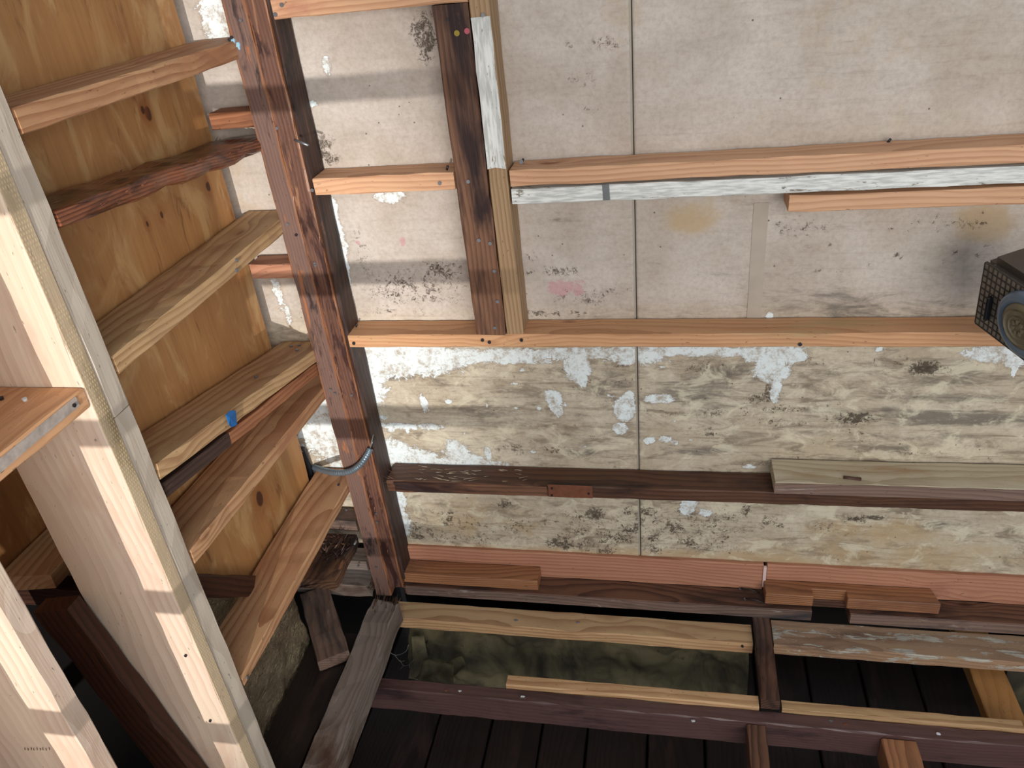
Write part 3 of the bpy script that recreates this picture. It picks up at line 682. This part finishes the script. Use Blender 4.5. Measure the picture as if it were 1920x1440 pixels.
# wrinkled building paper in the open bay
def sheet(name, f, nu, nv, mat, th=.0012):
    bm = bmesh.new(); g = [[bm.verts.new(f(i/nu, j/nv)) for j in range(nv+1)] for i in range(nu+1)]
    for i in range(nu):
        for j in range(nv): bm.faces.new((g[i][j], g[i+1][j], g[i+1][j+1], g[i][j+1]))
    o = link(name, bm, mat, None, True); s = o.modifiers.new('thick', 'SOLIDIFY'); s.thickness = th
    return o
def nz(*a): 
    from mathutils import noise as N
    return N.noise(Vector(a))
def pf(u, v):
    x = -.885 + u*1.13; z = -1.99 - v*.29
    y = 1.792 - .09*v*v + .038*nz(x*6, z*9, 1) + .018*nz(x*17, z*20, 4) + .008*nz(x*40, z*40, 9)
    if u < .06: z += (0.06-u)*1.2*v
    return (x, y, z + .012*nz(x*6, 2, v*3))
pp = sheet('building_paper', pf, 110, 34, PAPER); tag(pp, 'wrinkled olive brown building paper sagging under the new yellow floor board', 'paper')
def pf2(u, v):
    x = .99 + u*.7; z = -2.02 - v*.28
    return (x, 1.80 - .08*v + .02*nz(x*7, z*9, 2), z)
pp2 = sheet('building_paper', pf2, 40, 20, PAPER); tag(pp2, 'wrinkled building paper right of the orange joist at the right edge', 'paper')
def scrap(cx, cy, zc, w, d, rz, tilt, seed, lab):
    def f(u, v):
        x = (u-.5)*w*(1-.3*v); y = (v-.5)*d; z = tilt*y + .02*nz(u*2, v*2, seed) + .15*w*(u-.5)**2
        c, s = math.cos(rz), math.sin(rz)
        return (cx + c*x - s*y, cy + s*x + c*y, zc + z)
    return tag(sheet('paper_scrap', f, 12, 10, PAPER), lab, 'paper scrap', 'torn scraps of building paper')
def on(x, y, Y): p = P(x, y, Y=Y); return p.x, p.y, p.z
scrap(*on(788, 1232, 1.70), .06, .085, .3, 1.3, 1, 'torn greyish flap of paper beside the bent netting wire')
scrap(*on(820, 1262, 1.64), .14, .06, -.15, .5, 2, 'torn paper scrap lying low by the purple brown beam, left of the yellow strip')
scrap(*on(792, 1205, 1.765), .055, .02, -.2, .6, 3, 'small orange brown curled tear at the edge of the building paper')
scrap(*on(852, 1250, 1.68), .09, .05, .4, .4, 4, 'crumpled paper scrap against the wrinkled building paper')
wp_ = lambda x, y: P(x, y, Y=1.66)
tw = tube('netting_wire', curve_pts([wp_(719, 1213), wp_(740, 1228), wp_(760, 1222), wp_(766, 1209)], 5), .0013, WIRE)
tag(tw, 'broken twist of chicken wire sticking up beside the torn paper', 'wire')
for ptsw in (((740, 1228), (750, 1240), (758, 1239)), ((750, 1238), (757, 1248), (767, 1246), (776, 1237)), ((767, 1246), (769, 1253)), ((757, 1248), (748, 1256))):
    tube('wire_strand', curve_pts([wp_(*p) for p in ptsw], 5), .0013, WIRE, tw)

# ---------------------------------------------------------------- left wall : sheathing, foil, rails
def yz_panel(name, poly, x0, x1, mat):
    bm = bmesh.new(); cy = sum(p[0] for p in poly)/len(poly); cz = sum(p[1] for p in poly)/len(poly)
    vs = [bm.verts.new(((x0-x1)/2, p[0]-cy, p[1]-cz)) for p in poly]; f = bm.faces.new(vs)
    r = bmesh.ops.extrude_face_region(bm, geom=[f])
    for v in r['geom']:
        if isinstance(v, bmesh.types.BMVert): v.co.x = (x1-x0)/2
    o = link(name, bm, mat); o.location = ((x0+x1)/2, cy, cz); return o
XPLY = -1.084
bl = lambda x, y: (P(x, y, X=XPLY).y, P(x, y, X=XPLY).z)
y1, z1 = bl(525, 1086); ym = 1.04
zm = bl(330, 1088)[1]; yb = bl(330, 1088)[0]
rough_edge = []
zz = z1
while zz < .35:
    rough_edge.append((1.755 + random.uniform(-.004, .004), zz)); zz += .06
ply = yz_panel('plywood_sheet', [(ym, -1.10), (yb, zm), (y1, z1), (1.62, -1.56), (1.735, -1.60)] + rough_edge + [(1.755, .35), (ym, .35)], XPLY-.016, XPLY, PLY)
tag(ply, 'large orange brown plywood sheet behind the slanting rails on the left', 'plywood sheet')
ply2 = yz_panel('plywood_sheet', [(.30, -1.15), (1.60, -1.15), (1.60, .35), (.30, .35)], -1.42, -1.405, PLY)
tag(ply2, 'dark shaded plywood at the far left edge, left of the wide pale upright', 'plywood sheet')
def ff(u, v):
    y = .995 + u*.55; z = -1.87 + v*.92 - .15*u
    return (-1.112 + .010*nz(y*9, z*9, 3) + .005*nz(y*30, z*30, 8), y, z)
foil = sheet('foil_insulation', ff, 90, 80, FOIL); tag(foil, 'crinkled foil insulation facing glinting below the plywood', 'insulation')

def rail(name, ft, fb, mat, lab, wide=.128, y0=None, **k):
    """horizontal 2x6 rail on the left wall: front-top and front-bottom edge pixels at near and far end"""
    a0, a1 = [P(*p, X=XW) for p in ft]; b0, b1 = [P(*p, X=XW) for p in fb]
    d = (a1-a0)
    ya, ye = (1.04, 1.80)
    def zat(p, q, y): return p.z + (q.z-p.z)*(y-p.y)/(q.y-p.y)
    ends = []
    for y in (ya, ye): ends.append((y, (zat(a0, a1, y)+zat(b0, b1, y))/2))
    h = ((a0.z-b0.z)+(a1.z-b1.z))/2
    o = beam(name, (XW-wide/2, ends[0][0], ends[0][1]), (XW-wide/2, ends[1][0], ends[1][1]), wide, h, WOOD[mat], (0, 0, 1), **k)
    return tag(o, lab, 'rail')
rA = rail('side_rail', [(20, 207), (433, 77)], [(38, 255), (440, 115)], 'girt_red', 'topmost slanting rail with strong wavy grain and a knot')
rG = rail('side_rail', [(95, 400), (480, 260)], [(110, 428), (485, 292)], 'glossy_dark', 'glossy dark red old rail with broken far end, second from the top', wide=.12, jit=.004, bev=.007)
rB = rail('side_rail', [(207, 673), (527, 412)], [(217, 710), (532, 438)], 'girt_tan', 'broad tan rail below the glossy dark one')
rC = rail('side_rail', [(285, 870), (597, 653)], [(300, 908), (595, 675)], 'girt_tan', 'tan rail carrying a scrap of blue tape')
rD = rail('side_rail', [(352, 1035), (612, 722)], [(363, 1067), (610, 748)], 'girt_red', 'tan rail with swirling oval grain, below the taped one')
rE = rail('side_rail', [(447, 1280), (655, 903)], [(452, 1302), (660, 917)], 'girt_red', 'lowest wide rail, with a pencil line across and a dark board end resting on it')
# russet piece sistered under the taped rail, in two lengths
def under(n, pa, pb, y0, y1, mat, lab):
    a0 = P(300, 912, X=XW); a1 = P(597, 679, X=XW)
    z = lambda y: a0.z + (a1.z-a0.z)*(y-a0.y)/(a1.y-a0.y)
    o = beam(n, (XW-.045-.004, y0, z(y0)-.0185), (XW-.045-.004, y1, z(y1)-.0185), .09, .032, WOOD[mat], (0, 0, 1))
    return tag(o, lab, 'rail')
yj = P(432, 815, X=XW).y
under('side_rail', 0, 0, yj+.001, 1.79, 'girt_russet', 'thin russet board tight under the blue taped rail, far length')
under('side_rail', 0, 0, 1.04, yj-.001, 'old_dark', 'thin dark brown board tight under the taped rail, near length')
for (rr, pts) in ((rC, ((546, 650, 0), (561, 648, 0), (557, 657, 0), (480, 707, 0))), (rE, ((463, 1270, 1),)), (rB, ((443, 507, 1), (443, 488, 1)))):
    for x, y, k in pts:
        if k: nail(rr, P(x, y, X=XW+.0005), (1, 0, 0), STEEL, r=.0045)
        else:
            zt = P(x+30, y-8, X=XW).z
            o_ = rr.matrix_world; up = (o_.to_3x3() @ Vector((0, 0, 1)))
            c = o_ @ Vector((0, 0, .019)); r_ = Vector(ray(x, y)); tt = c.dot(up)/r_.dot(up)
            nail(rr, r_*tt, up, STEEL, r=.005)
# pencil line on lowest rail
c = rE.matrix_world @ Vector((0, 0, .0168))
tube('pencil_line', [P(540, 962, Z=c.z), P(612, 968, Z=c.z)], .0008, flat('pencil', (96, 58, 40)), rE, n=5)
# blue tape: a folded scrap
tp = [P(x, y, X=XW+.003) for x, y in ((420, 778), (428, 770), (437, 770), (440, 796), (432, 801), (424, 796))]
bm = bmesh.new(); vs = [bm.verts.new(p + Vector((random.uniform(0, .006), 0, 0))) for p in tp]; cv = bm.verts.new(P(430, 784, X=XW+.010))
for i in range(6): bm.faces.new((vs[i], vs[(i+1) % 6], cv))
o = link('tape_scrap', bm, BLUE); s = o.modifiers.new('t', 'SOLIDIFY'); s.thickness = .0015
tag(o, 'torn scrap of bright blue masking tape stuck on a tan rail', 'tape')

dd0 = P(322, 1102, X=-1.06); dd1 = P(467, 1101, X=-1.06)
dg = beam('dark_board', dd0 + Vector((0, 0, .004)), dd1 + Vector((0, 0, .004)), .036, .052, WOOD['crawl_red'], (0, 0, 1), jit=.002)
tag(dg, 'dark stained board end resting on the lowest wide rail, right of the wide pale upright', 'board')
e0 = P(25, 1104, Y=1.06)
dg2 = bar('dark_board', (-1.52, -1.135), (1.045, 1.085), (e0.z-.034, e0.z+.028), WOOD['crawl_red'], 'X', jit=.003)
tag(dg2, 'dark reddish board in deep shade left of the wide pale upright, above the brace', 'board')
lg = bar('side_rail', (-1.398, -1.279), (1.00, 1.55), (-1.121, -1.083), WOOD['girt_tan'], 'Y', cut=(.02, 0))
tag(lg, 'rail end in deep shade seen between the two pale uprights at the left edge', 'rail')

# doubled upright in front: treated board and new board behind it
u1 = bar('upright_board', (-1.158, XW), (.953, .987), (-1.863, .35), WOOD['post_pale'], 'Z')
tag(u1, 'wide pale pinkish upright crossing the left side, lit by a strip of sun', 'post')
te = beam('treated_edge', (XW+.0005, .9705, .34), (XW+.0005, .9705, -1.86), .0305, .002, WOOD['treated'], (1, 0, 0), parent=u1, jit=.0001, bev=.0005)
te['label'] = 'beige edge with rows of small incisions'
u2 = bar('upright_board', (-1.075, XW), (.989, 1.035), (-.668, .35), WOOD['post_grey'], 'Z')
tag(u2, 'pale narrow edged upright behind the wide pinkish one, upper length', 'post')
u3 = bar('upright_board', (-1.075, XW), (.989, 1.035), (-1.863, -.670), WOOD['post_grey'], 'Z')
tag(u3, 'pale narrow edged upright behind the wide pinkish one, lower length below the butt joint', 'post')
for x, y in ((349, 1228), (395, 1350)): nail(u1, P(x, y, Y=.9525), NF, DSTEEL, r=.0032)
u4 = bar('upright_board', (-1.30, XW), (.652, .690), (-1.863, .35), WOOD['post_pale'], 'Z')
tag(u4, 'pale pinkish upright nearest the viewer in the lower left corner', 'post')
bk = bar('blocking', (-1.17, XW), (.692, .951), (-.621, -.584), WOOD['fir_orange'], 'Y')
tag(bk, 'orange blocking with whitish plaster smeared edge, at the left edge of the view', 'framing block')
sm = beam('plaster_smear', (XW+.0008, .70, -.597), (XW+.0008, .93, -.597), .002, .018, flat('plaster_smear', (204, 188, 176), .85, 0, .5, 60), (0, 0, 1), parent=bk, jit=.0006, bev=.0005)
sm['label'] = 'whitish plaster smear'
for x, y, m in ((47, 750, WHITE), (3, 748, DSTEEL)): nail(bk, P(x, y, Z=-.583), NU, m, r=.004)
nail(bk, P(137, 760, X=XW+.001), (1, 0, 0), DSTEEL, r=.0035)
b0 = P(106, 1132, Y=.925); b1 = P(345, 1445, Y=.925)
dirb = (b1-b0).normalized()
bq = beam('diagonal_brace', b0, b0 + dirb*.66, .040, .088, WOOD['crawl_red'], Vector((dirb.z, 0, -dirb.x)), jit=.002, seed=5)
tag(bq, 'dark reddish diagonal brace crossing the foot of the wide pale upright', 'brace')

# grade mark ink on the nearest upright: illegible smudged characters
ink = flat('ink', (120, 84, 70), .9)
for i, x in enumerate(np.linspace(47, 92, 9)):
    p = P(x, 1404 + (i % 2)*1.0, Y=.6512)
    h = .0032
    tube('grade_stamp', [p + Vector((-.001, 0, -h)), p + Vector((.0012*(i % 3-1), 0, 0)), p + Vector((.001, 0, h))], .0006, ink, u4, n=4)

def slivers(parent, n, fn, mat, seed=1, name='splinters'):
    rnd = random.Random(seed); bm = bmesh.new()
    for _ in range(n):
        p, d, L, w = fn(rnd); p = Vector(p); d = Vector(d).normalized(); s_ = d.cross(Vector((.3, .2, .9))).normalized(); u = d.cross(s_)
        a = [bm.verts.new(p + s_*w), bm.verts.new(p - s_*w*.6 + u*w*.5), bm.verts.new(p - u*w*.7), bm.verts.new(p + d*L + u*rnd.uniform(-.3, .3)*L*.3)]
        for f in ((0, 1, 2), (0, 1, 3), (1, 2, 3), (2, 0, 3)): bm.faces.new([a[i] for i in f])
    bpy.context.view_layer.update()
    return link(name, bm, mat, parent)
slivers(sdk, 70, lambda r: ((-.79+r.uniform(-.02, .09), r.uniform(1.722, 1.80), r.choice([-1.366, -1.366, r.uniform(-1.40, -1.37)])), (-1, r.uniform(-.3, .3), r.uniform(-.15, .5)), r.uniform(.01, .035), r.uniform(.001, .003)), WOOD['rot'], 2)
slivers(sdk, 50, lambda r: ((r.uniform(-.72, -.40), r.uniform(1.725, 1.79), -1.3635), (r.choice([-1, 1]), r.uniform(-.2, .2), r.uniform(.02, .22)), r.uniform(.01, .04), r.uniform(.0008, .002)), WOOD['pale_weathered'], 3)
slivers(fp, 90, lambda r: ((r.uniform(-.935, -.86), 1.685 + r.uniform(-.04, .02), r.uniform(-1.87, -1.838)), (r.uniform(-.3, .3), 1, r.uniform(-.1, .6)), r.uniform(.01, .05), r.uniform(.0015, .004)), WOOD['rot'], 4)
slivers(rt, 90, lambda r: ((r.uniform(-1.03, -.955), r.uniform(1.60, 1.71), -1.572), (r.uniform(-.5, .5), r.uniform(-1, .4), r.uniform(.02, .45)), r.uniform(.01, .035), r.uniform(.002, .005)), WOOD['stud_aged'], 5)
slivers(xp, 40, lambda r: ((-.97 + r.uniform(-.01, .015), r.uniform(1.722, 1.79), r.uniform(-1.845, -1.803)), (1, r.uniform(-.3, .3), r.uniform(-.3, .3)), r.uniform(.01, .03), r.uniform(.0015, .004)), WOOD['rot'], 6)
slivers(cr, 30, lambda r: ((r.uniform(-.895, -.85), 1.7195, r.uniform(-1.79, -.3)), (r.uniform(-.3, .3), -.35, r.choice([-1, 1])), r.uniform(.01, .03), r.uniform(.0008, .002)), WOOD['old_rust'], 7)
slivers(rG, 40, lambda r: (rG.matrix_world @ Vector((r.uniform(-.3, .36), -.06 if r.random() < .5 else .058, r.uniform(-.01, .016))), (r.uniform(-.4, .4), r.choice([-1, 1]), r.uniform(.1, .5)), r.uniform(.008, .025), r.uniform(.001, .003)), WOOD['glossy_dark'], 8)

# ---------------------------------------------------------------- conduit
cpts = [(590, 876, 1.80), (604, 881, 1.76), (625, 886, 1.715), (645, 886, 1.705), (662, 881, 1.70), (677, 869, 1.70), (688, 853, 1.705), (694, 841, 1.715)]
cd = tube('flexible_conduit', curve_pts([P(x, y, Y=Y) for x, y, Y in cpts], 8), .0085, CONDUIT, ribs=True, n=10)
tag(cd, 'grey ribbed metal conduit curling around the corner post with bare wires at its end', 'conduit')
for k, e in enumerate(((700, 815), (697, 822), (702, 818))):
    tube('wire_end', curve_pts([P(694, 841, Y=1.715), P(696+k*2, 831, Y=1.712), P(*e, Y=1.722)], 5), .0018, (WIRE, STEEL, DSTEEL)[k], cd, n=6)
hose = tube('rubber_hose', curve_pts([P(565, 842, Y=1.79), P(576, 870, Y=1.79), P(586, 905, Y=1.79)], 8), .011, BLACK, n=10)
tag(hose, 'black hose end in the gap between plywood and corner post', 'hose')

# ---------------------------------------------------------------- gridded metal box at the right edge
k = 1.60/1.69
C0 = Vector((.6428, 1.69, -.8478))*k
ax_r = Vector((.9225, .3522, .1577)).normalized()
ax_n = -Vector((-.3791, .939, .1205)); ax_n = (ax_n - ax_r*ax_n.dot(ax_r)).normalized()   # towards the viewer along the gridded face
ax_u = ax_r.cross(ax_n); ax_u = ax_u if ax_u.z > 0 else -ax_u
H = .1735*k; LN = .235; D = .13
MB = Matrix((ax_n, ax_r, ax_u)).transposed().to_4x4(); MB.translation = C0
def boxpart(name, bm, mat, parent=None, smooth=False):
    for v in bm.verts: v.co = MB @ v.co
    bpy.context.view_layer.update()
    return link(name, bm, mat, parent, smooth)
def rounded(lo_, hi_, r, seg=3):
    bm = bmesh.new(); bmesh.ops.create_cube(bm, size=1)
    for v in bm.verts: v.co = Vector([(lo_[i]+hi_[i])/2 + v.co[i]*(hi_[i]-lo_[i]) for i in range(3)])
    bmesh.ops.bevel(bm, geom=bm.edges[:], offset=r, segments=seg, affect='EDGES'); return bm
bx = boxpart('metal_box', rounded((0, .002, 0), (LN, D, H), .016, 4), BOXM)
tag(bx, 'dark metal box with gridded side, black handle and round dish, at the right edge', 'box')
bm = rounded((.008, -.0005, .008), (LN-.008, .004, H-.008), .001, 1); boxpart('grid_back', bm, CELLM, bx)
bm = bmesh.new()
def addb(bm, lo_, hi_):
    r = bmesh.ops.create_cube(bm, size=1)
    for v in r['verts']: v.co = Vector([(lo_[i]+hi_[i])/2 + v.co[i]*(hi_[i]-lo_[i]) for i in range(3)])
nu, nvv = 18, 10
for i in range(nu+1): x = .009+(LN-.018)*i/nu; addb(bm, (x-.0008, -.002, .010), (x+.0008, .003, H-.010))
for j in range(nvv+1): z = .009+(H-.018)*j/nvv; addb(bm, (.010, -.002, z-.001), (LN-.010, .0032, z+.001))
boxpart('grid', bm, GRIDM, bx)
bm = rounded((.036, -.012, .036), (.047, .003, .096), .005); hd = boxpart('handle', bm, BLACK, bx)
def disc(prof, cx, cz, n=36):
    bm = bmesh.new(); rings = []
    for r, y in prof: rings.append([bm.verts.new((cx+r*math.cos(2*math.pi*i/n), y, cz+r*math.sin(2*math.pi*i/n))) for i in range(n)])
    for a, b in zip(rings[:-1], rings[1:]):
        for i in range(n): bm.faces.new((a[i], a[(i+1) % n], b[(i+1) % n], b[i]))
    bm.faces.new(rings[-1]); return bm
cx, cz, rd = .140, .088, .068
ds = boxpart('round_dish', disc([(rd, .002), (rd, -.010), (rd-.004, -.016), (rd-.014, -.019), (rd-.022, -.014), (rd-.03, -.012)], cx, cz), DISHM, bx, True)
ds['label'] = 'blue grey round rim'
boxpart('dish_centre', disc([(rd-.020, -.0125), (rd-.022, -.018), (rd-.030, -.020), (.003, -.021)], cx, cz), EMBM, ds, True)
bm = bmesh.new()
for r0 in (.022, .034):
    n = 40
    for i in range(n):
        a = 2*math.pi*i/n; b = 2*math.pi*(i+1)/n
        vs = [bm.verts.new((cx+rr*math.cos(t), yy, cz+rr*math.sin(t))) for t, rr, yy in ((a, r0-.0015, -.021), (a, r0+.0015, -.024), (b, r0+.0015, -.024), (b, r0-.0015, -.021))]
        bm.faces.new(vs)
for i in range(7):
    a = 2*math.pi*i/7
    addb(bm, (cx+.012*math.cos(a)-.003, -.0245, cz+.012*math.sin(a)-.004), (cx+.012*math.cos(a)+.002, -.02, cz+.012*math.sin(a)+.004))
boxpart('embossed_emblem', bm, EMBM, ds)

# ---------------------------------------------------------------- rails of the open wall behind the viewer, which throw the shadow bands
for zb_, n in zip((-.287, -.741, -1.183, -1.630), range(4)):
    yb_ = -.62; z = SUNP.z + (zb_-SUNP.z)*(yb_-SUNP.y)/(1.72-SUNP.y)
    hh = .056*(yb_-SUNP.y)/(1.72-SUNP.y)
    tag(bar('trim_%d' % (n+4), (-1.7, 2.2), (yb_-.04, yb_+.04), (z-hh/2, z+hh/2), WOOD['fir_pink'], 'X'), kind='structure')

tag(bar('trim_8', (-1.16, XW), (.36, .40), (-1.863, .35), WOOD['post_pale'], 'Z'), kind='structure')  # unseen upright added to shade the front of the nearest pale upright
